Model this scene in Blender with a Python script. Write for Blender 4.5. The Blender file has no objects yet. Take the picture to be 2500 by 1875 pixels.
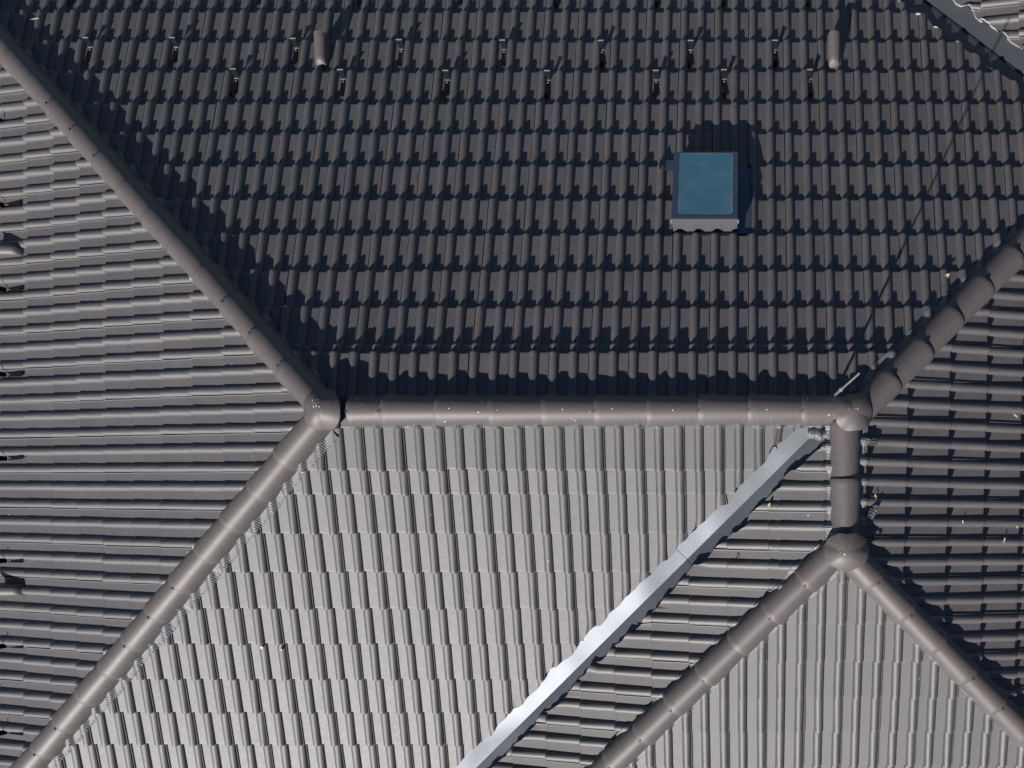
import bpy, bmesh, math, random
import numpy as np
from mathutils import Vector, Matrix
R = math.radians
rng = random.Random(7)

# ------------------------------------------------------------------ camera, sky, sun, exposure
F, PX, PY = 2350.0, 1830.0, 1170.0          # focal length and nadir point, in pixels of a 2500 x 1875 frame
D0 = 7.16                                    # camera height above the ridge line of the tiles
ZA = 7.0                                     # height of that ridge line above the ground
sc = bpy.context.scene
cam = bpy.data.cameras.new('camera'); co = bpy.data.objects.new('camera', cam)
sc.collection.objects.link(co); sc.camera = co
co.location = (0, 0, ZA + D0); co.rotation_euler = (0, 0, 0)
cam.sensor_width = 36; cam.lens = 36 * F / 2500
cam.shift_x = -(PX - 1250) / 2500; cam.shift_y = (PY - 937.5) / 2500
cam.clip_start = 0.05; cam.clip_end = 500

SUN_EL, SUN_AZ = 35.6, 205.5                 # azimuth clockwise from +Y (north = up in the photo)
w = bpy.data.worlds.new('World'); sc.world = w; w.use_nodes = True
nt = w.node_tree; nt.nodes.clear()
sky = nt.nodes.new('ShaderNodeTexSky'); sky.sky_type = 'NISHITA'; sky.sun_disc = False
sky.sun_elevation = R(SUN_EL); sky.sun_rotation = R(SUN_AZ); sky.air_density = 0.75; sky.dust_density = 0.2; sky.altitude = 1200
bg = nt.nodes.new('ShaderNodeBackground'); bg.inputs['Strength'].default_value = 0.05
wo = nt.nodes.new('ShaderNodeOutputWorld')
nt.links.new(sky.outputs[0], bg.inputs[0]); nt.links.new(bg.outputs[0], wo.inputs[0])
sl = bpy.data.lights.new('sun', 'SUN'); sl.energy = 5.0; sl.angle = R(0.4); sl.color = (1.0, 0.965, 0.925)
so = bpy.data.objects.new('sun', sl); sc.collection.objects.link(so)
sdir = Vector((math.sin(R(SUN_AZ)) * math.cos(R(SUN_EL)), math.cos(R(SUN_AZ)) * math.cos(R(SUN_EL)), math.sin(R(SUN_EL))))
so.rotation_euler = sdir.to_track_quat('Z', 'Y').to_euler()
sc.view_settings.view_transform = 'Standard'; sc.view_settings.look = 'None'
sc.view_settings.exposure = 0.31; sc.view_settings.gamma = 1.0

# ------------------------------------------------------------------ materials
def new_mat(name):
    m = bpy.data.materials.new(name); m.use_nodes = True
    return m, m.node_tree, m.node_tree.nodes['Principled BSDF']
def N(nt, t, **kw):
    n = nt.nodes.new(t)
    for k, v in kw.items():
        if hasattr(n, k): setattr(n, k, v)
        else: n.inputs[k].default_value = v
    return n
def tile_mat(name, base, rough, spec, attr=True, stain=0.25, grain=0.12, bump=0.25, specks=False, ior=1.5):
    m, nt, b = new_mat(name); L = nt.links.new
    tc = N(nt, 'ShaderNodeTexCoord')
    n1 = N(nt, 'ShaderNodeTexNoise'); n1.inputs['Scale'].default_value = 3.2; n1.inputs['Detail'].default_value = 6; n1.inputs['Roughness'].default_value = 0.65
    n2 = N(nt, 'ShaderNodeTexNoise'); n2.inputs['Scale'].default_value = 150; n2.inputs['Detail'].default_value = 2
    n3 = N(nt, 'ShaderNodeTexNoise'); n3.inputs['Scale'].default_value = 28; n3.inputs['Detail'].default_value = 5
    src = tc.outputs['Object']
    if attr:      # every tile gets its own patch of the weathering pattern
        at = N(nt, 'ShaderNodeAttribute', attribute_name='tone')
        sh = N(nt, 'ShaderNodeVectorMath', operation='SCALE'); sh.inputs[0].default_value = (37.0, 91.0, 53.0); L(at.outputs['Fac'], sh.inputs['Scale'])
        ad = N(nt, 'ShaderNodeVectorMath', operation='ADD'); L(tc.outputs['Object'], ad.inputs[0]); L(sh.outputs[0], ad.inputs[1]); src = ad.outputs[0]
    for n in (n1, n2, n3): L(src, n.inputs['Vector'])
    def rng_(src, lo, hi, a=0.3, z=0.7):
        r = N(nt, 'ShaderNodeMapRange'); r.inputs[1].default_value = a; r.inputs[2].default_value = z
        r.inputs[3].default_value = lo; r.inputs[4].default_value = hi; L(src, r.inputs[0]); return r.outputs[0]
    def mul(a, c):
        q = N(nt, 'ShaderNodeMath', operation='MULTIPLY'); L(a, q.inputs[0]); L(c, q.inputs[1]); return q.outputs[0]
    v = mul(rng_(n1.outputs[0], 1 - stain, 1 + stain), rng_(n2.outputs[0], 1 - grain * 2, 1 + grain * 2))
    v = mul(v, rng_(n3.outputs[0], 1 - stain * .5, 1 + stain * .5))
    if attr:
        v = mul(v, rng_(at.outputs['Fac'], 0.92, 1.08, 0, 1))
    vm = N(nt, 'ShaderNodeVectorMath', operation='SCALE'); vm.inputs[0].default_value = base; L(v, vm.inputs['Scale'])
    col = vm.outputs[0]
    if specks:    # stray droppings and lichen dots
        vo = N(nt, 'ShaderNodeTexVoronoi'); vo.inputs['Scale'].default_value = 4.5; L(tc.outputs['Object'], vo.inputs['Vector'])
        sp = N(nt, 'ShaderNodeSeparateColor'); L(vo.outputs['Color'], sp.inputs[0])
        th = N(nt, 'ShaderNodeMapRange'); th.inputs[1].default_value = .55; th.inputs[2].default_value = 1.0; th.inputs[3].default_value = 0.0; th.inputs[4].default_value = .034; L(sp.outputs[0], th.inputs[0])
        lt = N(nt, 'ShaderNodeMath', operation='LESS_THAN'); L(vo.outputs['Distance'], lt.inputs[0]); L(th.outputs[0], lt.inputs[1])
        mx = N(nt, 'ShaderNodeMix', data_type='RGBA'); mx.inputs['B'].default_value = (.42, .40, .36, 1); L(lt.outputs[0], mx.inputs['Factor']); L(col, mx.inputs['A']); col = mx.outputs['Result']
    L(col, b.inputs['Base Color'])
    rr = N(nt, 'ShaderNodeMath', operation='ADD'); L(rng_(n3.outputs[0], rough - .02, rough + .02), rr.inputs[0])
    L(rng_(n1.outputs[0], -.012, .012), rr.inputs[1]); L(rr.outputs[0], b.inputs['Roughness'])
    b.inputs['Specular IOR Level'].default_value = spec; b.inputs['IOR'].default_value = ior
    bp = N(nt, 'ShaderNodeBump'); bp.inputs['Strength'].default_value = bump; bp.inputs['Distance'].default_value = 0.002
    L(n2.outputs[0], bp.inputs['Height']); L(bp.outputs[0], b.inputs['Normal'])
    return m
def metal_mat(name, base, rough, metallic, wave=0.0, grain=0.08, spec=0.5, scratch=0.0):
    m, nt, b = new_mat(name); L = nt.links.new
    tc = N(nt, 'ShaderNodeTexCoord')
    n1 = N(nt, 'ShaderNodeTexNoise'); n1.inputs['Scale'].default_value = 1.6; n1.inputs['Detail'].default_value = 0.5
    n2 = N(nt, 'ShaderNodeTexNoise'); n2.inputs['Scale'].default_value = 60; n2.inputs['Detail'].default_value = 6
    L(tc.outputs['Object'], n1.inputs['Vector']); L(tc.outputs['Object'], n2.inputs['Vector'])
    r = N(nt, 'ShaderNodeMapRange'); r.inputs[1].default_value = .3; r.inputs[2].default_value = .7
    r.inputs[3].default_value = 1 - grain; r.inputs[4].default_value = 1 + grain; L(n2.outputs[0], r.inputs[0])
    vm = N(nt, 'ShaderNodeVectorMath', operation='SCALE'); vm.inputs[0].default_value = base; L(r.outputs[0], vm.inputs['Scale'])
    L(vm.outputs[0], b.inputs['Base Color'])
    b.inputs['Roughness'].default_value = rough; b.inputs['Metallic'].default_value = metallic
    b.inputs['Specular IOR Level'].default_value = spec
    if wave:
        bp = N(nt, 'ShaderNodeBump'); bp.inputs['Strength'].default_value = 1.0; bp.inputs['Distance'].default_value = wave
        L(n1.outputs[0], bp.inputs['Height']); L(bp.outputs[0], b.inputs['Normal'])
    return m
M_TILE = tile_mat('roof_tile', (0.0595, 0.0525, 0.0550), 0.63, 0.80, stain=.15, ior=1.75, specks=True)
M_CAP = tile_mat('ridge_tile', (0.103, 0.0875, 0.0865), 0.55, 0.7, attr=False, stain=.12)
M_CUT = tile_mat('cut_concrete', (0.42, 0.39, 0.37), 0.9, 0.2, attr=False, stain=.2)
M_DECK_THROAT = tile_mat('underlay_throat_shade', (0.012, 0.012, 0.013), 0.9, 0.1, attr=False)  # roof underlay; its near black also paints shade inside the vents
M_FLASH = metal_mat('valley_metal', (0.107, 0.114, 0.132), 0.47, 0.6, wave=0.055, grain=.07)
M_ROLL = metal_mat('ridge_roll', (0.19, 0.19, 0.20), 0.55, 0.4)
M_FRAME = metal_mat('window_frame_metal', (0.10, 0.13, 0.17), 0.32, 0.6)
M_SHEET = metal_mat('window_sheet', (0.20, 0.19, 0.205), 0.6, 0.0, spec=.3)
M_COVER = metal_mat('window_cover', (0.088, 0.084, 0.094), 0.5, 0.0, spec=.4)
M_HOOK = metal_mat('hook_dark_reflection', (0.010, 0.011, 0.013), 0.6, 0.0, spec=0.03)  # near black stands in for the steel's dark reflections
M_EDGE = metal_mat('hook_glint_hinge_metal', (0.42, 0.41, 0.39), 0.4, 0.5)  # pale colour paints the sunlit hook edges; hinges share it
M_ROD = metal_mat('rod_metal', (0.62, 0.63, 0.65), 0.35, 0.8)
M_CLIP = metal_mat('clip_black', (0.008, 0.008, 0.009), 0.6, 0.0)
M_DROP = tile_mat('bird_dropping', (0.72, 0.70, 0.66), 0.8, 0.2, attr=False, stain=.1)
M_LEAF = tile_mat('dry_leaf', (0.62, 0.56, 0.42), 0.7, 0.3, attr=False, stain=.3)
M_YEL = tile_mat('yellow_leaf', (0.46, 0.40, 0.20), 0.7, 0.3, attr=False, stain=.2)
M_TWIG = tile_mat('brown_leaf', (0.12, 0.075, 0.055), 0.8, 0.2, attr=False, stain=.3)
M_WALL = tile_mat('render_wall', (0.62, 0.60, 0.56), 0.9, 0.2, attr=False, stain=.06)
M_GRASS = tile_mat('lawn', (0.05, 0.085, 0.028), 0.9, 0.1, attr=False, stain=.4)
def glass_mat():
    m, nt, b = new_mat('window_glass_sky_tint'); L = nt.links.new
    tc = N(nt, 'ShaderNodeTexCoord')
    n = N(nt, 'ShaderNodeTexNoise'); n.inputs['Scale'].default_value = 5; n.inputs['Detail'].default_value = 8; n.inputs['Roughness'].default_value = .7
    L(tc.outputs['Object'], n.inputs['Vector'])
    r = N(nt, 'ShaderNodeMapRange'); r.inputs[1].default_value = .42; r.inputs[2].default_value = .8; r.inputs[3].default_value = 0; r.inputs[4].default_value = .40; L(n.outputs[0], r.inputs[0])
    mx = N(nt, 'ShaderNodeMix', data_type='RGBA'); mx.inputs['A'].default_value = (.048, .155, .225, 1); mx.inputs['B'].default_value = (.26, .32, .34, 1)  # blue of the reflected sky is put into the base colour
    L(r.outputs[0], mx.inputs['Factor']); L(mx.outputs['Result'], b.inputs['Base Color'])
    b.inputs['Roughness'].default_value = .12; b.inputs['Specular IOR Level'].default_value = 1.0; b.inputs['IOR'].default_value = 1.7
    return m
M_GLASS = glass_mat()
M_GDIRT = tile_mat('glass_dirt', (0.17, 0.24, 0.28), 0.6, 0.5, attr=False, stain=.35)

# ------------------------------------------------------------------ object helpers
def obj(name, me, parent=None, **props):
    o = bpy.data.objects.new(name, me); sc.collection.objects.link(o)
    if parent: o.parent = parent
    for k, v in props.items(): o[k] = v
    return o
def mesh_from(verts, faces, mats, fm=None, smooth=True, angle=38, tone=None):
    me = bpy.data.meshes.new('m'); me.from_pydata([tuple(v) for v in verts], [], faces)
    for m in mats: me.materials.append(m)
    if fm is not None: me.polygons.foreach_set('material_index', fm)
    if smooth:
        me.polygons.foreach_set('use_smooth', [True] * len(me.polygons))
    if tone is not None:
        a = me.attributes.new('tone', 'FLOAT', 'FACE'); a.data.foreach_set('value', tone)
    me.update()
    if smooth: me.set_sharp_from_angle(angle=R(angle))
    return me
class MB:
    """collects boxes, tubes and sheets into one mesh"""
    def __init__(s): s.v = []; s.f = []; s.m = []
    def add(s, vs, fs, m=0):
        b = len(s.v); s.v += [Vector(v) for v in vs]; s.f += [tuple(i + b for i in f) for f in fs]; s.m += [m] * len(fs)
    def box(s, c, size, mat=None, m=0):
        hx, hy, hz = (a / 2 for a in size)
        vs = [Vector((x, y, z)) for x in (-hx, hx) for y in (-hy, hy) for z in (-hz, hz)]
        vs = [(mat @ v if mat else v) + Vector(c) for v in vs]
        s.add(vs, [(0, 1, 3, 2), (4, 6, 7, 5), (0, 4, 5, 1), (2, 3, 7, 6), (0, 2, 6, 4), (1, 5, 7, 3)], m)
    def hexa(s, lo, hi, m=0):
        """eight corners: lower ring, upper ring"""
        n = len(lo); s.add(list(lo) + list(hi), [tuple(reversed(range(n))), tuple(range(n, 2 * n))] + [(i, (i + 1) % n, n + (i + 1) % n, n + i) for i in range(n)], m)
    def tube(s, p, q, r0, r1, n=12, m=0):
        p = Vector(p); q = Vector(q); d = (q - p).normalized(); a = d.orthogonal().normalized(); b = d.cross(a)
        ring = lambda c, r: [c + a * r * math.cos(t) + b * r * math.sin(t) for t in [2 * math.pi * i / n for i in range(n)]]
        s.hexa(ring(p, r0), ring(q, r1), m)
    def build(s, name, mats, parent=None, smooth=False, angle=35, **props):
        me = mesh_from(s.v, s.f, mats, s.m, smooth, angle)
        bm = bmesh.new(); bm.from_mesh(me); bmesh.ops.recalc_face_normals(bm, faces=bm.faces); bm.to_mesh(me); bm.free()
        return obj(name, me, parent, **props)

# ------------------------------------------------------------------ roof planes
TAN = 0.385
class Slope:
    def __init__(s, key, apex, e, tan, pitch=0.15):
        s.key = key; s.a = Vector(apex); s.e = Vector(e); s.t = tan; s.k = pitch / 0.15
        s.c = 1 / math.sqrt(1 + tan * tan); s.s = tan * s.c
        s.u = Vector((-s.e.y, s.e.x, 0)); s.v = Vector((s.e.x * s.c, s.e.y * s.c, -s.s)); s.n = Vector((s.e.x * s.s, s.e.y * s.s, s.c))
        s.o = Vector((s.a.x, s.a.y, ZA))
    def P(s, u, v, w=0): return s.o + s.u * u + s.v * v + s.n * w
    def lin(s): # z = ZA + A x + B y + C
        return (-s.t * s.e.x, -s.t * s.e.y, s.t * (s.a.x * s.e.x + s.a.y * s.e.y))
    def uv(s, x, y): # local coordinates of the point of the plane straight under (x, y)
        d = Vector((x - s.a.x, y - s.a.y)); h = d.dot(s.e)
        return d.dot(Vector((s.u.x, s.u.y))), h / s.c
    def at(s, px, py, h=0.0): # (u, v) of what the photograph shows at pixel (px, py), h metres above the plane
        kx, ky = (px - PX) / F, -(py - PY) / F
        D = (D0 - h / s.c - s.t * s.a.dot(s.e)) / (1 - s.t * (kx * s.e.x + ky * s.e.y))
        x, y = kx * D, ky * D
        z = -D + D0
        q = Vector((x, y, ZA + z)) - s.o
        return q.dot(s.u), q.dot(s.v)
AY, AX, BXW, BXE, CY, X3 = 0.509, -3.13, 0.65, 0.77, -0.53, 5.37
TH = R(1.5)
SN = Slope('north', (0, AY), (0, 1), .390)
SS = Slope('south', (0, AY), (0, -1), .390)
SW = Slope('west', (AX, AY), (-1, 0), .378)
SE = Slope('east', (BXE, 0), (math.cos(TH), -math.sin(TH)), TAN)
S2 = Slope('wing_west', (BXW, AY), (-1, 0), TAN)
S3 = Slope('wing_south', (0, CY), (0, -1), TAN)
S4 = Slope('far_west', (X3, 0), (-1, 0), TAN)
S5 = Slope('far_east', (X3, 0), (1, 0), TAN)
DROP_H = 5.83                                # horizontal run from ridge to eaves

# tile courses: front edges read off the photograph, then a regular gauge down to the eaves
def courses(s, pts, gauge, axis):
    vs = []
    for p in pts:
        vs.append(s.at(p if axis == 0 else PX, p if axis == 1 else PY, 0.035)[1])
    vs = sorted(vs)
    g = gauge
    while vs[-1] < DROP_H / s.c + .1: vs.append(vs[-1] + g)
    first = vs[0]
    while first > 0.36: first -= g; vs.insert(0, first)
    return [-0.02] + [x for x in vs if x > 0.03]
SN.co = courses(SN, [30.8, 103.8, 178, 254.5, 329, 407, 489, 575.5, 663, 752.5, 843, 865.5], .345, 1)
SS.co = courses(SS, [1145.5, 1204.5, 1301.5, 1395, 1484.8, 1570.8, 1656.2, 1737.5, 1816.4], .335, 1)
SW.co = courses(SW, [66, 131, 194.5, 259, 327, 398, 470, 547, 623, 690], .345, 0)
SE.co = courses(SE, [2211.4, 2313, 2402.6, 2489.4], .335, 0)
S2.co = courses(S2, [1905, 1877, 1778, 1684.6, 1593, 1504, 1420, 1337], .335, 0)
S3.co = courses(S3, [1420.5, 1520, 1613, 1701.4, 1784, 1867], .335, 1)
S4.co = courses(S4, [2394, 2489], .335, 0)
S5.co = courses(S5, [], .335, 0) if False else [-.02] + [.335 * i for i in range(1, 20)]
# a seam roll's centre seen at this pixel sets the phase of the tiles across the slope
def phase(s, px, py): s.ph = s.at(px, py, 0.05)[0]
phase(SN, 1294.3, 485); phase(SS, 1261.5, 1041); phase(SW, 8, 1061); phase(SE, 2356, 1134)
phase(S2, 1946, 1237.5); phase(S3, 2236.7, 1647.5); phase(S4, 2376, 15); S5.ph = 0.0

HROLL, WROLL, LIFT = 0.038, 0.0365, 0.036
def roll_h(x):
    q = min(1.0, abs(x) / WROLL); return HROLL * (1 - q ** 2) ** 0.72
RX = [-1, -.965, -.88, -.74, -.56, -.32, 0, .32, .56, .74]
def tile_profile():
    p = [(.0240, .004), (.0342, .002), (.0348, .0125), (.0372, .0145), (.0412, .0125), (.0432, .0005)]
    p += [(.075, 0.0)]
    p += [(.150 + q * WROLL, roll_h(q * WROLL)) for q in RX] + [(.150 - q * WROLL, roll_h(q * WROLL)) for q in RX[2::-1]]
    p += [(.225, 0.0)]
    p += [(.300 + q * WROLL, roll_h(q * WROLL)) for q in RX] + [(.3295, .0175), (.3300, .002)]
    return p
PROF = tile_profile()
PXS = np.array([a for a, b in PROF]); PHS = np.array([b for a, b in PROF])
def lifts(s):
    """height of each course at its head and its front edge; a short course carries the next one higher"""
    g = [b - a for a, b in zip(s.co[:-1], s.co[1:])]
    w0 = [LIFT * (1 - x / .345) if 0 < i and x < .27 else 0.0 for i, x in enumerate(g)] + [0.0]
    s.w0 = w0[:-1]; s.w1 = [LIFT + w0[i + 1] for i in range(len(g))]
for s_ in (SN, SS, SW, SE, S2, S3, S4, S5): lifts(s_)
def surf(s, u, v):
    """height of the tiled surface over the plane"""
    x = ((u - s.ph) / s.k) % 0.3
    if x < .03: x += .3
    h = float(np.interp(x, PXS, PHS))
    for a, b, p, q_ in zip(s.co[:-1], s.co[1:], s.w0, s.w1):
        if a <= v < b: return h + p + (q_ - p) * (v - a) / (b - a)
    return h
def tile_sheet(s, u0, u1, vmax, seed):
    r = random.Random(seed); V = []; Fc = []; T = []; np_ = len(PROF)
    t0 = math.floor((u0 - s.ph) / (.3 * s.k)) - 1; t1 = math.ceil((u1 - s.ph) / (.3 * s.k)) + 1
    for j in range(1, len(s.co)):
        va, vb = s.co[j - 1], s.co[j]
        if va > vmax: break
        g = vb - va
        row_dv = r.uniform(-.002, .002)
        for t in range(t0, t1 + 1):
            tone = r.random(); dv = r.gauss(0, .0028) + row_dv; du = r.gauss(0, .0013); dw = abs(r.gauss(0, .0016)); yaw = r.gauss(0, .0035); tw = r.gauss(0, .0012)
            ub = s.ph + t * .3 * s.k
            rows = [(va - .018, -.018 / max(g, .1), .68), (va + g * .5, .5, .86), (vb + dv - .030, 1 - .030 / g, .99), (vb + dv - .012, 1 - .012 / g, 1), (vb + dv - .004, 1 - .004 / g, .97), (vb + dv, 1.0, .90), (vb + dv + .0005, None, .68)]
            base = len(V)
            for vv, fr, hk in rows:
                for (x, h) in PROF:
                    if hk < 1 and h > .016: h = .016 + (h - .016) * (hk - .4) / .6
                    w_ = (h + s.w0[j - 1] + (s.w1[j - 1] - s.w0[j - 1]) * fr + dw + tw * (x - .15) / .15 * fr) if fr is not None else (h - .012 + (s.w0[j] if j < len(s.w0) else 0))
                    if fr is not None and vv == vb + dv: w_ -= .0015      # eased front arris
                    V.append(s.P(ub + x * s.k + du + yaw * (vv - va), vv, w_))
            for a in range(len(rows) - 1):
                for b in range(np_ - 1):
                    i = base + a * np_ + b
                    Fc.append((i, i + np_, i + np_ + 1, i + 1)); T.append(tone)
    return V, Fc, T
def cut(bm, A, B, C, keep_neg, shift=0.0, face=False, slope=None):
    """keep the side of A x + B y + C where the sign fits; face=True closes the cut with a raw edge"""
    n = Vector((A, B, 0)); L = n.length; n /= L; p = n * (-C / L)
    if not keep_neg: n = -n
    p = p - n * shift
    g = bmesh.ops.bisect_plane(bm, geom=bm.verts[:] + bm.edges[:] + bm.faces[:], plane_co=p, plane_no=n, clear_outer=True, dist=1e-6)
    if face:
        d = Vector((-n.y, n.x, 0)); rr = random.Random(int(abs(C) * 997)); tab = [rr.gauss(0, .015) for _ in range(400)]
        for x in g['geom_cut']:
            if isinstance(x, bmesh.types.BMVert):
                t = (x.co - p).dot(d); k = t / .13 + 200; i = int(k) % 399; f = k - int(k)
                off = tab[i] + (tab[i + 1] - tab[i]) * max(0, (f - .75) / .25) + .006 * math.sin(t * 31)
                x.co -= n * (off + .004); x.co.z -= (-n * (off + .004)).dot(slope.e.to_3d()) * slope.t
        es = [x for x in g['geom_cut'] if isinstance(x, bmesh.types.BMEdge)]
        ex = bmesh.ops.extrude_edge_only(bm, edges=es)['geom']
        for x in ex:
            if isinstance(x, bmesh.types.BMVert): x.co.z -= .030; x.co -= n * .004
            elif isinstance(x, bmesh.types.BMFace): x.material_index = 1
def rel(s, o):
    a, b = s.lin(), o.lin(); return tuple(x - y for x, y in zip(a, b))
def roof_slope(s, u0, u1, hips, valleys, extra=(), seed=1, holes=(), parent=None, label=None, bm_only=False):
    V, Fc, T = tile_sheet(s, u0, u1, DROP_H / s.c, seed)
    me = mesh_from(V, Fc, [M_TILE, M_CUT, M_DECK_THROAT], tone=T, smooth=False)
    bm = bmesh.new(); bm.from_mesh(me)
    # underlay below the tiles
    q = [bm.verts.new(s.P(a, b, -.045)) for a, b in ((u0 - .4, 0), (u1 + .4, 0), (u1 + .4, DROP_H / s.c), (u0 - .4, DROP_H / s.c))]
    f = bm.faces.new(q); f.material_index = 2
    for A, B, C, neg in extra: cut(bm, A, B, C, neg)
    for o in hips: cut(bm, *rel(s, o), True)
    for o, sh in valleys: cut(bm, *rel(s, o), False, sh, True, s)
    e = s.e; c0 = -(s.a.dot(e) + DROP_H + .03); cut(bm, e.x, e.y, c0, True)
    for (ha, hb, hc, hd) in holes:
        for nn, p in ((s.u, s.P(ha, 0)), (s.u, s.P(hb, 0)), (s.v, s.P(0, hc)), (s.v, s.P(0, hd))):
            bmesh.ops.bisect_plane(bm, geom=bm.verts[:] + bm.edges[:] + bm.faces[:], plane_co=p, plane_no=nn, dist=1e-6)
        kill = []
        for fc in bm.faces:
            d = fc.calc_center_median() - s.o
            if ha < d.dot(s.u) < hb and hc < d.dot(s.v) < hd and fc.material_index != 2: kill.append(fc)
        bmesh.ops.delete(bm, geom=kill, context='FACES')
    bmesh.ops.recalc_face_normals
    for fc in bm.faces:
        fc.normal_update()
        if fc.material_index != 1 and fc.normal.dot(s.n) < -.2: fc.normal_flip()
        fc.smooth = fc.material_index == 0
    me2 = bpy.data.meshes.new('roof_slope'); 
    bm.to_mesh(me2); bm.free()
    for m in (M_TILE, M_CUT, M_DECK_THROAT): me2.materials.append(m)
    me2.set_sharp_from_angle(angle=R(38))
    bpy.data.meshes.remove(me)
    o = obj('roof_slope', me2, parent)
    if label: o['label'] = label
    return o

house = obj('house', None)
house['label'] = 'house under a grey concrete tiled hip roof filling the whole view'; house['category'] = 'house'

# skylight place on the north slope
SKc = SN.at(1722, 450.5, .17); SKu, SKv = SKc
SKW, SKL = 0.52, 0.665
v_head = SN.co[[i for i, x in enumerate(SN.co) if x < SKv - SKL / 2][-1]]
hole = (SN.at(1836, 450)[0], SKu + SKW / 2 + .005, v_head + .004, SKv + SKL / 2 - .02)

roof_slope(SN, -7.5, 9.5, [SW, SE], [(S4, .13)], seed=11, holes=[hole], parent=house, label='dark roof slope in low raking light with the skylight')
roof_slope(SS, -9.5, 1.5, [SW], [(S2, .105)], seed=12, parent=house, label='pale sunlit roof slope between hip and diagonal valley')
roof_slope(SW, -6.5, 6.5, [SN, SS], [], seed=13, parent=house, label='mauve grey roof slope with sideways running tile rows')
roof_slope(SE, -3.6, 3.6, [SN, S3], [(S4, .1)], seed=14, parent=house, label='roof slope with shadowed tile steps right of the short ridge')
roof_slope(S2, -1.2, 7.2, [S3, SN], [(SS, .10)], seed=15, parent=house, label='narrow roof strip between the silver valley and a hip')
roof_slope(S3, -6.5, 4.0, [S2, SE], [(S4, .1)], seed=16, parent=house, label='triangular pale roof slope below the three-way cap')
EY = (AY + SE.a.x * 0 + (X3 + BXE) / 2)      # where the far valley turns
yt = AY + (X3 - BXE) / 2; yb = CY - (X3 - BXE) / 2; xv = (X3 + BXE) / 2
roof_slope(S4, -9, -yt + .3, [], [(SN, .15)], [(0, 1, -yt, False)], seed=17, parent=house, label='roof slope beyond the blue grey valley in the corner')
roof_slope(S4, -yt - .3, -yb + .3, [], [(SE, .15)], [(0, 1, -yt, True), (0, 1, -yb, False)], seed=18, parent=house)
roof_slope(S4, -yb - .3, 9, [], [(S3, .15)], [(0, 1, -yb, True)], seed=19, parent=house)
roof_slope(S5, -9, 9, [], [], seed=20, parent=house)

# ------------------------------------------------------------------ ridge and hip caps
def frame_for(p, q):
    d = (q - p).normalized(); side = Vector((d.y, -d.x, 0)).normalized(); up = side.cross(d)
    if up.z < 0: up = -up
    return d, side, up
CAPR, CAPH = 0.113, 0.130
def cap_mesh(L, r0, r1, lift1, drops=0, seed=0, clip=True):
    """half-round cap along +x; x=0 the tucked end, x=L the raised end; y across, z up; z=0 its lower edges"""
    rr = random.Random(seed); V = []; Fc = []; M = []
    nth = 26; xs = [0, L * .3, L * .6, L - .045, L - .006, L]
    def ring(x, dr):
        f = x / L; r = r0 + (r1 - r0) * f + dr; h = (CAPH + (r1 - CAPR) * f) + dr; z0 = lift1 * f
        return [(x, -r * math.cos(t), z0 - .012 + h * max(0, math.sin(t)) ** .93) for t in [math.pi * i / nth for i in range(nth + 1)]]
    rings = [ring(x, 0) for x in xs[:-1]] + [ring(L, -.003), ring(L, -.016), ring(L - .05, -.018)]
    for r in rings: V += r
    n = nth + 1
    for a in range(len(rings) - 1):
        for b in range(nth):
            i = a * n + b; Fc.append((i, i + 1, i + n + 1, i + n)); M.append(0)
    def srf(x, t):
        f = x / L; r = r0 + (r1 - r0) * f; h = CAPH + (r1 - CAPR) * f
        return Vector((x, -r * math.cos(t), lift1 * f - .012 + h * max(0, math.sin(t)) ** .93))
    if clip and rr.random() < .6:
        ct = math.pi * (.5 + rr.uniform(-.07, .07))
        for dx in (-.004, .011):
            c = srf(L - .004, ct) ; b = len(V)
            for (x, y, z) in ((-.0022, -.011, .0), (.0022, -.007, 0), (.0022, .011, 0), (-.0022, .007, 0)):
                for zz in (-.004, .0035): V.append((c.x + x + dx, y + .01, c.z + z + zz))
            Fc += [(b, b + 2, b + 3, b + 1), (b + 2, b + 4, b + 5, b + 3), (b + 4, b + 6, b + 7, b + 5), (b + 6, b, b + 1, b + 7), (b + 1, b + 3, b + 5, b + 7)]; M += [1] * 5
    for _ in range(drops):
        x = rr.uniform(.03, L - .03); t = math.pi * rr.uniform(.25, .8); c = srf(x, t); e = (srf(x, t + .02) - c).normalized(); nrm = Vector((1, 0, 0)).cross(e).normalized()
        if nrm.z < 0: nrm = -nrm
        rad = rr.choice([.002, .002, .003, .003, .0045]); k = 9; b = len(V)
        V.append(tuple(c + nrm * .0022))
        for i in range(k):
            a = 2 * math.pi * i / k; q = rad * rr.uniform(.6, 1.35)
            V.append(tuple(c + Vector((1, 0, 0)) * q * math.cos(a) + e * q * 1.2 * math.sin(a) + nrm * .0012))
        Fc += [(b, b + 1 + i, b + 1 + (i + 1) % k) for i in range(k)]; M += [2] * k
    return mesh_from(V, Fc, [M_CAP, M_CLIP, M_DROP], M, True, 40)
def place(o, p, q, lift=0.0):
    d, s, u = frame_for(p, q)
    m = Matrix((d, -s, u)).transposed().to_4x4(); m.translation = p + u * lift; o.matrix_world = m
def jit(o, amount=1.0):
    o.matrix_world = o.matrix_world @ Matrix.Rotation(rng.gauss(0, .006) * amount, 4, 'Z') @ Matrix.Rotation(rng.gauss(0, .012) * amount, 4, 'X') @ Matrix.Translation((0, rng.gauss(0, .0015), rng.gauss(0, .001)))
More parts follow.
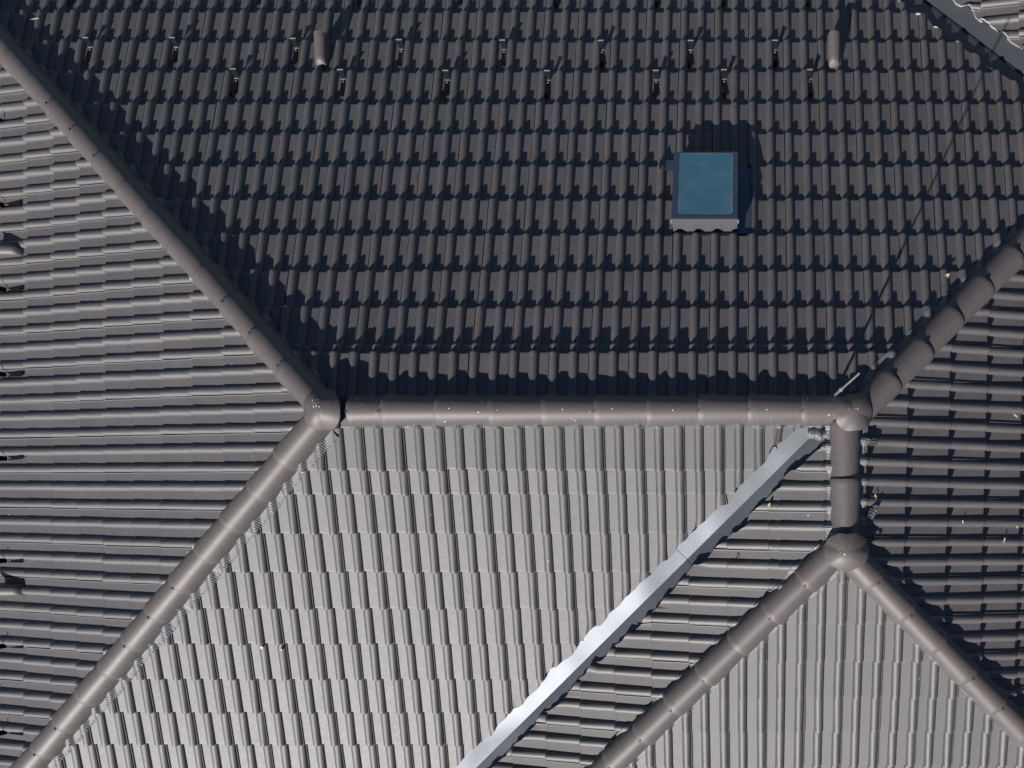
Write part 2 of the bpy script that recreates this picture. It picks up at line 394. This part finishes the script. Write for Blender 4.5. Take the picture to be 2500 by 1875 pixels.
def pleated_roll(p, q, sl, sr, width, amp=.0026):
    """crimped ridge roll: a strip hugging the tiles on both sides of the line p-q"""
    V = []; Fc = []; d = (q - p); d2 = Vector((d.x, d.y)); Lp = d2.length; d2 /= Lp
    n = int(Lp / .0042); offs = [.03, .055, .075, .09, .105, .12, .135, .15]
    offs0 = offs
    for side, s, wd in ((1, sl, width[0]), (-1, sr, width[1])):
        offs = [x for x in offs0 if x < wd - .004] + [wd]
        sn = Vector((-d2.y, d2.x)) * side; base = len(V); rr = random.Random(int(Lp * 1000) + side)
        G = np.zeros((n + 1, len(offs))); UV = []
        for i in range(n + 1):
            t = Lp * i / n; wob = .006 * math.sin(t * 9.1) + .004 * math.sin(t * 23 + 1) + rr.gauss(0, .0012)
            for k, o in enumerate(offs):
                oo = o + (wob if k == len(offs) - 1 else 0)
                x, y = p.x + d2.x * t + sn.x * oo, p.y + d2.y * t + sn.y * oo
                u, v = s.uv(x, y); UV.append((u, v)); G[i, k] = surf(s, u, v)
        ker = np.hanning(13); ker /= ker.sum(); Gp = np.pad(G, ((6, 6), (0, 0)), mode='edge')
        for k in range(len(offs)): G[:, k] = np.maximum(np.convolve(Gp[:, k], ker, 'valid'), G[:, k] * .9 + .1 * G[:, k].mean())
        for i in range(n + 1):
            for k in range(len(offs)):
                u, v = UV[i * len(offs) + k]; t = Lp * i / n
                V.append(s.P(u, v, G[i, k] + .006 + amp * math.sin(t * 2 * math.pi / .0151 + .3 * math.sin(t * 31)) * (.4 + .6 * k / len(offs))))
        m = len(offs)
        for i in range(n):
            for k in range(m - 1):
                a = base + i * m + k; Fc.append((a, a + m, a + m + 1, a + 1))
    return mesh_from(V, Fc, [M_ROLL], None, True, 60)
zA = ZA
def line_pt(a, d, t): return Vector((a[0] + d[0] * t, a[1] + d[1] * t, zA - TAN * d[2] * t))
def cap_run(name, start, dirv, joints, sl, sr, width, drops=0, flip=False, end=None, seed=1, label=None, lift=-0.004):
    """joints: plan distances of the cap ends from start; caps reach from one to the next, the raised end at the far one"""
    P = lambda t: Vector((start[0] + dirv[0] * t, start[1] + dirv[1] * t, zA - dirv[2] * t))
    roll = obj(name, pleated_roll(P(joints[0]), P(joints[-1]), sl, sr, width), house)
    if label: roll['label'] = label
    kf = math.sqrt(dirv[0] ** 2 + dirv[1] ** 2 + dirv[2] ** 2)
    for i in range(len(joints) - 1):
        a, b = joints[i], joints[i + 1]; L = (b - a) * kf + .05
        if flip: p, q = P(b + .05 / kf), P(a)
        else: p, q = P(a - .05 / kf), P(b)
        o = obj('ridge_cap', cap_mesh(L, CAPR - .007, CAPR + .006, .017, drops=(rng.randint(0, drops) if drops else 0), seed=seed * 50 + i), roll)
        place(o, p, q, lift); jit(o)
    return roll
Apt, Bpt, Cpt = (AX, AY), ((BXW + BXE) / 2, AY), ((BXW + BXE) / 2, CY)
def xat(px): return (px - PX) / F * (D0 - .1)
run = lambda first, step, n: [first + step * i for i in range(n)]
jx = [x - AX for x in [xat(p) for p in (848, 930, 1062, 1192.5, 1322, 1451, 1579, 1705, 1826, 1957, 2046)]]
cap_run('ridge', Apt, (1, 0, 0), jx, SN, SS, (.112, .114), drops=7, flip=True, seed=1)
q = math.sqrt(.5)
hipd = lambda x, y: (x * q, y * q, TAN * q)
cap_run('hip', Apt, (-q * 1.0157, q * .984, .378 * q * 1.0157), [.06, .45] + run(.82, .366, 20), SW, SN, (.106, .12), seed=2, lift=.020)
cap_run('hip', Apt, (-q * 1.0157, -q * .984, .378 * q * 1.0157), [.08, .5] + run(.85, .352, 21), SS, SW, (.165, .104), seed=3, lift=.004)
cap_run('hip', (BXE + .055, AY), hipd(1, 1), [.06, .32] + run(.68, .362, 9), SN, SE, (.15, .085), seed=4, lift=.004)
cap_run('hip', (BXE - .06, CY), hipd(1, -1), [.05, .30] + run(.665, .36, 9), SE, S3, (.11, .11), seed=5, lift=.004)
cap_run('hip', (BXW, CY), hipd(-1, -1), [.05, .32] + run(.68, .36, 20), S3, S2, (.125, .116), seed=6, lift=.004)
cap_run('ridge', (Bpt[0], AY), (0, -1, 0), [.08, .505, .90, 1.0], SE, S2, (.125, .12), flip=True, seed=7)
cap_run('ridge', (X3, -8), (0, 1, 0), run(0, .38, 42), S4, S5, (.12, .12), seed=8)

def junction(name, c, arms, rads, label=None, drops=10, seed=3, H=.178, zoff=.006):
    """three-way cap: a smooth dome over three short half-round arms; rads gives its outline radius at equal angles"""
    V = []; Fc = []; M = []; na, nr = 72, 18; Rr = .138
    rr = random.Random(seed)
    def outr(a):
        k = a / (2 * math.pi) * len(rads); i = int(k) % len(rads); f = k - int(k); f = f * f * (3 - 2 * f)
        return rads[i] * (1 - f) + rads[(i + 1) % len(rads)] * f
    def zz(x, y):
        th = math.atan2(y, x) % (2 * math.pi); ro = outr(th); E = .035
        acc = 0
        for (dx, dy, sl) in arms:
            cs = math.cos(th) * dx + math.sin(th) * dy; de = math.acos(max(-1, min(1, cs)))
            acc += ((.118 - ro * sl) * max(0, math.cos(min(1.57, 1.05 * de)))) ** 4
        E += acc ** .25
        r = min(1, math.hypot(x, y) / ro)
        return E + (H - E) * (1 - r ** 2.1)
    V.append((0, 0, zz(0, 0)))
    for i in range(1, nr + 1):
        for a in range(na):
            t = 2 * math.pi * a / na; r = outr(t) * i / nr
            x, y = r * math.cos(t), r * math.sin(t); V.append((x, y, max(zz(x, y), -.035)))
    for a in range(na): Fc.append((0, 1 + a, 1 + (a + 1) % na)); M.append(0)
    for i in range(nr - 1):
        for a in range(na):
            p = 1 + i * na + a; p2 = 1 + i * na + (a + 1) % na; Fc.append((p, p + na, p2 + na, p2)); M.append(0)
    b = len(V); o0 = 1 + (nr - 1) * na
    for a in range(na):
        x, y, z = V[o0 + a]; V.append((x * .985, y * .985, z - .02 - .5 * max(0, .12 - z)))
    for a in range(na): Fc.append((o0 + a, b + a, b + (a + 1) % na, o0 + (a + 1) % na)); M.append(0)
    for _ in range(drops):
        x, y = rr.gauss(-.01, .035), rr.gauss(.01, .03); b = len(V); rad = rr.choice([.002, .003, .003, .005]); k = 8
        V.append((x, y, zz(x, y) + .002))
        for i in range(k):
            t = 2 * math.pi * i / k; qx, qy = x + rad * rr.uniform(.6, 1.3) * math.cos(t), y + rad * rr.uniform(.6, 1.3) * math.sin(t); V.append((qx, qy, zz(qx, qy) + .0012))
        Fc += [(b, b + 1 + i, b + 1 + (i + 1) % k) for i in range(k)]; M += [2] * k
    o = obj(name, mesh_from(V, Fc, [M_CAP, M_CLIP, M_DROP], M, True, 50), house)
    o.location = (c[0], c[1], zA + zoff)
    if label: o['label'] = label
    return o
hs = TAN * q
#           angles:  0(E) 30 60 90(N) 120 150 180(W) 210 240 270(S) 300 330
junction('junction_cap', (AX, AY), [(1, 0, 0), (-q, q, hs), (-q, -q, hs)], [.150, .150, .150, .150, .150, .145, .140, .145, .155, .150, .160, .158], 'domed three-way cap spotted with white bird droppings', drops=16, seed=4)
junction('junction_cap', (Bpt[0] + .055, AY - .02), [(-1, 0, 0), (q, q, hs), (0, -1, 0)], [.135, .135, .150, .140, .140, .140, .128, .150, .150, .135, .140, .140], 'domed cap where the long and short ridges meet', drops=6, seed=9)
junction('junction_cap', Cpt, [(0, 1, 0), (q, -q, hs), (-q, -q, hs)], [.168, .165, .150, .130, .150, .165, .168, .158, .142, .145, .142, .158], 'egg shaped three-way cap at the foot of the short ridge', drops=4, seed=12)

# ------------------------------------------------------------------ valley gutters
def valley(a, b, sl, sr, wid, label=None, seg=1.45):
    """sheet metal valley along the fold a-b (plan points), one leg on each slope"""
    a = Vector(a); b = Vector(b); d = (b - a); L = d.length; d /= L; V = []; Fc = []
    n = int(L / seg) + 1
    for k in range(n):
        t0, t1 = k * seg, min(L, (k + 1) * seg + .06)
        for side, s in ((1, sl), (-1, sr)):
            sn = Vector((-d.y, d.x)) * side; base = len(V)
            ts = [t0 + (t1 - t0) * i / 14 for i in range(15)]; os_ = [0, .004, wid * .33, wid * .66, wid]
            for t in ts:
                for o in os_:
                    x, y = a.x + d.x * t + sn.x * o, a.y + d.y * t + sn.y * o
                    u, v = s.uv(x, y); V.append(s.P(u, v) + Vector((0, 0, -.017 + (.004 if k % 2 else 0))))
            m = len(os_)
            for i in range(14):
                for j in range(m - 1):
                    p = base + i * m + j; Fc.append((p, p + m, p + m + 1, p + 1))
    me = mesh_from(V, Fc, [M_FLASH], None, True, 12)
    bm = bmesh.new(); bm.from_mesh(me)
    for f in bm.faces:
        f.normal_update()
        if f.normal.z < 0: f.normal_flip()
    bm.to_mesh(me); bm.free()
    o = obj('valley_gutter', me, house)
    if label: o['label'] = label
    return o
valley((BXW - .12, AY - .12), (BXW - DROP_H, AY - DROP_H), S2, SS, .22, 'silver sheet metal valley crossing the sunlit slopes')
valley((xv, yt), (xv - DROP_H + 2.3, yt + DROP_H - 2.3), SN, S4, .24, 'blue grey sheet metal valley in the upper right corner')
valley((xv, yt), (xv, yb), S4, SE, .2)
valley((xv, yb), (xv - 3.4, yb - 3.4), S4, S3, .2)

def lead(s, px, py, l, wdt, rot, bulge, label):
    """a scrap of pleated sealing strip, arched over the tiles"""
    u, v = s.at(px, py, .05); ca, sa = math.cos(rot), math.sin(rot); V = []; Fc = []; nx, ny = 60, 8; hh = []
    for i in range(nx + 1):
        for j in range(ny + 1):
            a, b = l * (i / nx - .5), wdt * (j / ny - .5)
            a2, b2 = a * ca - b * sa, a * sa + b * ca
            base = surf(s, u + a2, v + b2)
            z = max(base, .03) + .008 + bulge * math.sin(math.pi * j / ny) ** .7 + .0022 * math.sin(i * 1.35 + .5 * math.sin(j)) + .003 * math.sin(i * .31 + j * .7)
            V.append(s.P(u + a2, v + b2, z))
    for i in range(nx):
        for j in range(ny): k = i * (ny + 1) + j; Fc.append((k, k + 1, k + ny + 2, k + ny + 1))
    return obj('sealing_strip', mesh_from(V, Fc, [M_ROLL], None, True, 60), house, label=label)
lead(SS, 2003, 1062, .20, .085, .12, .035, 'crumpled pleated sealing strip over the top of the silver valley')
lead(SE, 2127, 1078, .055, .11, .1, .012, 'pleated scrap beside the cap where the ridges meet')
lead(SE, 2128, 1256, .075, .06, .5, .055, 'curled pleated scrap right of the short ridge')
lead(SE, 2137, 1318, .045, .05, .6, .015, 'small pleated scrap in the shadow by the egg shaped cap')

# ------------------------------------------------------------------ skylight
def skylight():
    s = SN; hw, hl = SKW / 2, SKL / 2; h0, h1 = .185, .160     # rim height at the upslope and downslope ends
    P = lambda x, y, w_: s.P(SKu + x, SKv + y, w_)
    f = MB(); fr = .040
    def bar(x0, x1, y0, y1, top0, bot0):
        hgt = lambda y, t: (h0 + (h1 - h0) * (y + hl) / SKL) + t
        lo = [P(x, y, hgt(y, bot0)) for x, y in ((x0, y0), (x1, y0), (x1, y1), (x0, y1))]
        hi = [P(x, y, hgt(y, top0)) for x, y in ((x0, y0), (x1, y0), (x1, y1), (x0, y1))]
        f.hexa(lo, hi)
    bar(-hw, -hw + fr, -hl, hl, 0, -.05); bar(hw - fr, hw, -hl, hl, 0, -.05)
    bar(-hw + fr, hw - fr, -hl, -hl + .034, -.001, -.05); bar(-hw + fr, hw - fr, hl - .012, hl, -.001, -.05)
    frame = f.build('skylight', [M_FRAME], house, label='skylight with glass coloured as reflected blue sky and a metal frame')
    c = MB(); c.hexa([P(x, y, -.02) for x, y in ((-hw + .02, -hl + .02), (hw - .02, -hl + .02), (hw - .02, hl - .02), (-hw + .02, hl - .02))],
                     [P(x, y, h1 - .045 if y > 0 else h0 - .045) for x, y in ((-hw + .02, -hl + .02), (hw - .02, -hl + .02), (hw - .02, hl - .02), (-hw + .02, hl - .02))])
    c.build('curb', [M_FRAME], frame)
    hp = MB(); hp.hexa([P(x, y, .0) for x, y in ((-hw + .006, -hl - .008), (hw - .004, -hl - .008), (hw - .004, -hl - .002), (-hw + .006, -hl - .002))],
                       [P(x, y, h0 - .003) for x, y in ((-hw + .002, -hl - .008), (hw - .001, -hl - .008), (hw - .001, -hl - .002), (-hw + .002, -hl - .002))])
    hp.build('head_cover', [M_COVER], frame)
    g = MB(); hz = lambda y: h0 + (h1 - h0) * (y + hl) / SKL
    gx, ga, gb = hw - fr + .004, -hl + .030, hl - .010
    g.hexa([P(x, y, hz(y) - .012) for x, y in ((-gx, ga), (gx, ga), (gx, gb), (-gx, gb))], [P(x, y, hz(y) - .004) for x, y in ((-gx, ga), (gx, ga), (gx, gb), (-gx, gb))])
    # grime left along the rim of the glass
    def strip(x0, x1, y0, y1): g.add([P(x, y, hz(y) - .0028) for x, y in ((x0, y0), (x1, y0), (x1, y1), (x0, y1))], [(0, 1, 2, 3)], 1)
    strip(-gx + .006, -gx + .013, ga + .03, gb - .02); strip(-gx + .02, gx - .02, ga + .010, ga + .018); strip(gx - .010, gx - .006, ga + .05, gb - .05)
    strip(-gx + .01, gx - .1, gb - .014, gb - .006)
    g.build('pane', [M_GLASS, M_GDIRT], frame)
    a = MB()
    a.add([P(x, y, w_) for x, y, w_ in ((-hw + .01, -hl + .004, .014), (hw - .005, -hl + .004, .014), (hw - .002, v_head - SKv - .01, .0), (-hw + .006, v_head - SKv - .01, .0))], [(0, 1, 2, 3)])
    a.build('apron', [M_SHEET], frame)
    b = MB(); rx = hole[0] - SKu
    b.add([P(x, y, .006) for x, y in ((rx, -hl - .02), (-hw + .02, -hl - .02), (-hw + .02, hl + .10), (rx, hl + .10))], [(0, 1, 2, 3)])
    b.hexa([P(x, y, .005) for x, y in ((rx, hl - .26), (rx + .006, hl - .26), (rx + .006, hl), (rx, hl))], [P(x, y, .085) for x, y in ((rx, hl - .26), (rx + .006, hl - .26), (rx + .006, hl), (rx, hl))])
    b.build('side_flashing', [M_FRAME], frame)
    t = MB()     # left tab of the foot apron
    t.add([P(x, y, w_) for x, y, w_ in ((hw, hl - .10, .05), (hw + .125, hl - .09, .050), (hw + .125, hl + .005, .048), (hw, hl + .01, .048))], [(0, 1, 2, 3)])
    t.hexa([P(x, y, .045) for x, y in ((hw + .12, hl - .11), (hw + .126, hl - .11), (hw + .126, hl), (hw + .12, hl))], [P(x, y, .085) for x, y in ((hw + .12, hl - .11), (hw + .126, hl - .11), (hw + .126, hl), (hw + .12, hl))])
    t.build('foot_flashing', [M_FRAME], frame)
    for sx in (-1, 1):
        hgm = MB(); hgm.box(P(sx * (hw + .004), -hl - .006, h0 - .03), (.012, .018, .012)); hgm.tube(P(sx * (hw + .004), -hl - .02, h0 - .04), P(sx * (hw + .004), -hl + .006, h0 - .04), .005, .005)
        hgm.build('hinge', [M_EDGE], frame)
skylight()

# ------------------------------------------------------------------ vent hoods
def vent(s, u, v0, L=.24, label=None):
    """hooded vent tile: a half-round hood rising downslope to an open mouth"""
    V = []; Fc = []; M = []; xs = [0, .010, .024, .05, .09, .13, .17, .21, L]; hs_ = [.032, .068, .088, .102, .122, .142, .162, .180, .192]
    arc = [math.pi * i / 16 for i in range(17)]
    def section(x, h, r, inset=0):
        r -= inset; h -= inset; pts = [(-r * 1.16, -.02), (-r * 1.06, max(.0, h - r) * .5), (-r, max(.004, h - r))]
        rz = min(r, h - .004)
        pts += [(-r * math.cos(t), max(.004, h - r) + rz * math.sin(t)) for t in arc[1:-1]]
        pts += [(r, max(.004, h - r)), (r * 1.06, max(.0, h - r) * .5), (r * 1.16, -.02)]
        return pts
    secs = [[(x, a, z) for a, z in section(x, h, .046 + .008 * x / L)] for x, h in zip(xs, hs_)]
    secs += [[(x - .001, a, z) for a, z in section(x, hs_[-1], .054, .009)] for x in (L,)] + [[(x, a, z) for a, z in section(x, hs_[5], .052, .012)] for x in (.14,)]
    n = len(secs[0])
    for sec in secs: V += [s.P(u + a, v0 + x - (.0 if x < .2 else .5 * max(0, .05 - z)), z) for x, a, z in sec]
    for a in range(len(secs) - 1):
        for b in range(n - 1): i = a * n + b; Fc.append((i, i + 1, i + n + 1, i + n)); M.append(0 if a < len(xs) else 1)
    V.append(s.P(u, v0 - .006, 0)); V.append(s.P(u, v0 + .14, .03))
    for b in range(n - 1): Fc.append((len(V) - 2, b + 1, b)); M.append(0)
    for b in range(n - 1): i = (len(secs) - 1) * n + b; Fc.append((i, i + 1, len(V) - 1)); M.append(1)
    me = mesh_from(V, Fc, [M_CAP, M_DECK_THROAT], M, True, 45)  # throat faces coloured near black, painting the shade of the mouth
    bm = bmesh.new(); bm.from_mesh(me); bmesh.ops.recalc_face_normals(bm, faces=bm.faces); bm.to_mesh(me); bm.free()
    m = me
    o = obj('vent_hood', m, house)
    if label: o['label'] = label
    return o
for s, px, py, lb in ((SN, 784, 161, 'vent hood on the dark slope near the left hip'), (SN, 2036, 162, 'vent hood on the dark slope near the upper right valley'),
                      (SW, 52, 611, 'upper vent hood at the left edge of the photo'), (SW, 55, 1441, 'lower vent hood at the left edge of the photo')):
    u, v = s.at(px, py, .03); vent(s, u, v, label=lb)

# ------------------------------------------------------------------ roof hooks: one, then copies
def make_hook():
    root = obj('roof_hook', None)
    a = MB(); a.box((0, -.075, .006), (.036, .19, .006)); a.build('strap', [M_HOOK], root)
    b = MB()
    lo = [(-.018, .020, .006), (.018, .020, .006), (.018, .026, .006), (-.018, .026, .006)]
    hi = [(-.024, .040, .088), (.024, .040, .088), (.024, .046, .088), (-.024, .046, .088)]
    b.hexa(lo, hi); b.build('upright', [M_HOOK], root)
    c = MB(); c.box((0, .014, .011), (.037, .008, .007)); c.tube((0, -.012, .009), (0, -.012, .016), .007, .006, 8); c.build('bend_glint_bolt', [M_EDGE], root)  # pale block paints the glint on the bend, beside a small stud
    d = MB(); d.box((0, .042, .0915), (.049, .009, .006)); d.build('flange', [M_EDGE], root)
    return root
hook0 = make_hook(); first = [True]
def hook(s, px, py, label, group):
    u, v = s.at(px, py, .015)
    w_ = LIFT * .6
    if first[0]: r = hook0; first[0] = False
    else:
        r = hook0.copy(); sc.collection.objects.link(r)
        for ch in hook0.children:
            k = ch.copy(); sc.collection.objects.link(k); k.parent = r
    m = Matrix((-s.u, s.v, s.n)).transposed().to_4x4(); m.translation = s.P(u, v, w_)
    r.matrix_world = m @ Matrix.Rotation(rng.gauss(0, .03), 4, 'Z')
    r['label'] = label; r['category'] = 'roof hook'; r['group'] = group
ORD = ['first', 'second', 'third', 'fourth', 'fifth', 'sixth', 'seventh', 'eighth', 'ninth']
GH = 'roof hooks fixed in rows on the tiles'
mid = [(223, 122), (432.5, 122), (725, 124), (981.4, 127), (1232, 128), (1470.5, 129), (1687, 129), (1892, 128.6)]
low = [(579.7, 198), (840, 200), (1093.7, 202), (1339.5, 202.5), (1602.7, 202), (1768.8, 200), (1976, 200)]
top = [(186, -22), (352, -22), (640, -20), (885, -19), (1126, -18), (1363, -18), (1606, -18), (1767, -18), (1969, -18)]
for i, (x, y) in enumerate(top): hook(SN, x, y, 'metal roof hook cut by the top edge of the photo, %s from the left' % ORD[i], GH)
for i, (x, y) in enumerate(mid): hook(SN, x, y, 'metal roof hook in the row level with the vent hoods, %s from the left' % ORD[i], GH)
for i, (x, y) in enumerate(low): hook(SN, x, y, 'metal roof hook in the lowest row on the dark slope, %s from the left' % ORD[i], GH)
wst = [(22, 299), (22, 502), (26, 708), (26, 915), (28, 1118.7), (28, 1368), (28, 1575.5), (28, 1786)]
for i, (x, y) in enumerate(wst): hook(SW, x, y, 'dark roof hook along the left edge of the photo, %s from the top' % ORD[i], GH)

# ------------------------------------------------------------------ lightning rod
def rod():
    b = Vector((.632, .624, ZA + .02)); t = Vector((.642, .620, ZA + 1.50)); d = t - b
    root = obj('lightning_rod', None); root.location = b
    root['label'] = 'thin bright metal lightning rod standing by the ridge corner'; root['category'] = 'lightning rod'
    loc = lambda p: p - b
    m = MB(); m.tube(loc(b), loc(b + d * .30), .011, .010); m.tube(loc(b + d * .30), loc(t), .0075, .0065); m.tube(loc(t), loc(t + d * .006), .008, .006); m.build('rod', [M_ROD], root, smooth=True)
    k = MB(); k.tube(loc(b + d * .285), loc(b + d * .315), .014, .014); k.build('coupling', [M_ROD], root, smooth=True)
    f = MB(); f.box((0, 0, -.02), (.05, .04, .03)); f.box((0, -.012, .01), (.026, .02, .05)); f.tube((-.02, .0, .0), (.02, .0, .0), .008, .008); f.build('foot_clamp', [M_SHEET], root)
rod()

# ------------------------------------------------------------------ fallen leaves and bits
def leaf(s, px, py, l, wdt, rot, mat, label, curl=.006):
    u, v = s.at(px, py, .03); h = max(surf(s, u + a, v + b) for a in (-.012, 0, .012) for b in (-.012, 0, .012)) + .004
    V = []; n = 8
    for i in range(n + 1):
        t = i / n; half = wdt * (math.sin(math.pi * min(.97, t * .92 + .04)) ** .8) / 2; z = curl * (2 * t - 1) ** 2
        cx = l * (t - .5)
        for yy in (-half, 0, half): V.append((cx, yy + .15 * l * math.sin(t * 2.2), z + (.0025 if yy else 0)))
    Fc = [(i * 3 + j, i * 3 + j + 3, i * 3 + j + 4, i * 3 + j + 1) for i in range(n) for j in range(2)]
    o = obj('fallen_leaf', mesh_from(V, Fc, [mat], None, True, 60))
    m = Matrix((-s.u, s.v, s.n)).transposed().to_4x4(); m.translation = s.P(u, v, h); o.matrix_world = m @ Matrix.Rotation(rot, 4, 'Z')
    o['label'] = label; o['category'] = 'leaf'; o['group'] = 'fallen leaves on the roof'
leaf(SE, 2477, 1017, .055, .018, .8, M_LEAF, 'pale leaf near the right edge, highest on the shadow-stepped right slope')
leaf(SE, 2134, 1213, .045, .012, .1, M_LEAF, 'pale sliver of leaf just right of the short ridge')
leaf(SE, 2344, 1276, .040, .011, .0, M_LEAF, 'short pale leaf lying level on a roll of the right slope')
leaf(SE, 2443, 1320, .060, .012, -.4, M_LEAF, 'longest pale curled leaf on the right slope')
leaf(SE, 2476, 1288, .036, .014, .3, M_LEAF, 'small pale leaf above the longest leaf at the right edge')
leaf(S2, 1803, 1359, .045, .026, -.3, M_TWIG, 'dark curled leaf on the strip beside the silver valley')
leaf(S2, 1884, 1236, .05, .02, -.5, M_YEL, 'yellowish leaf on the strip below the top of the silver valley')
leaf(SS, 640, 1578, .030, .026, .3, M_LEAF, 'whitish leaf scrap on the pale slope, left of the yellow one')
leaf(SS, 687, 1584, .034, .022, 1.2, M_YEL, 'yellow leaf scrap on the pale slope')
leaf(SN, 92, 57, .075, .024, 0.1, M_LEAF, 'pale leaf in the hip shadow at the upper left corner')
leaf(SN, 1020, 436, .07, .010, 1.5, M_TWIG, 'brown twig-like leaf in the middle of the dark slope')
leaf(SN, 2043, 643, .05, .008, 1.4, M_TWIG, 'brown leaf stalk on the dark slope left of the rod shadow')
leaf(SN, 2311, 683, .055, .03, .9, M_LEAF, 'crumpled pale leaf on the dark slope close to the right hip')

# ------------------------------------------------------------------ walls and ground below the eaves
wb = MB()
for (x0, x1, y0, y1, zt) in ((AX - DROP_H + .5, 1.0, AY - DROP_H + .5, AY + DROP_H - .5, 4.55), (BXW - DROP_H + .5, 1.5, CY - DROP_H + .5, 0, 4.50), (X3 - DROP_H + .5, X3 + DROP_H - .5, -8.5, 8.5, 4.45)):
    wb.hexa([(x0, y0, .01), (x1, y0, .01), (x1, y1, .01), (x0, y1, .01)], [(x0, y0, zt), (x1, y0, zt), (x1, y1, zt), (x0, y1, zt)])
wb.build('wall', [M_WALL], house)
gr = MB(); gr.add([(-150, -150, 0), (150, -150, 0), (150, 150, 0), (-150, 150, 0)], [(0, 1, 2, 3)]); gr.build('ground', [M_GRASS], None, kind='structure')
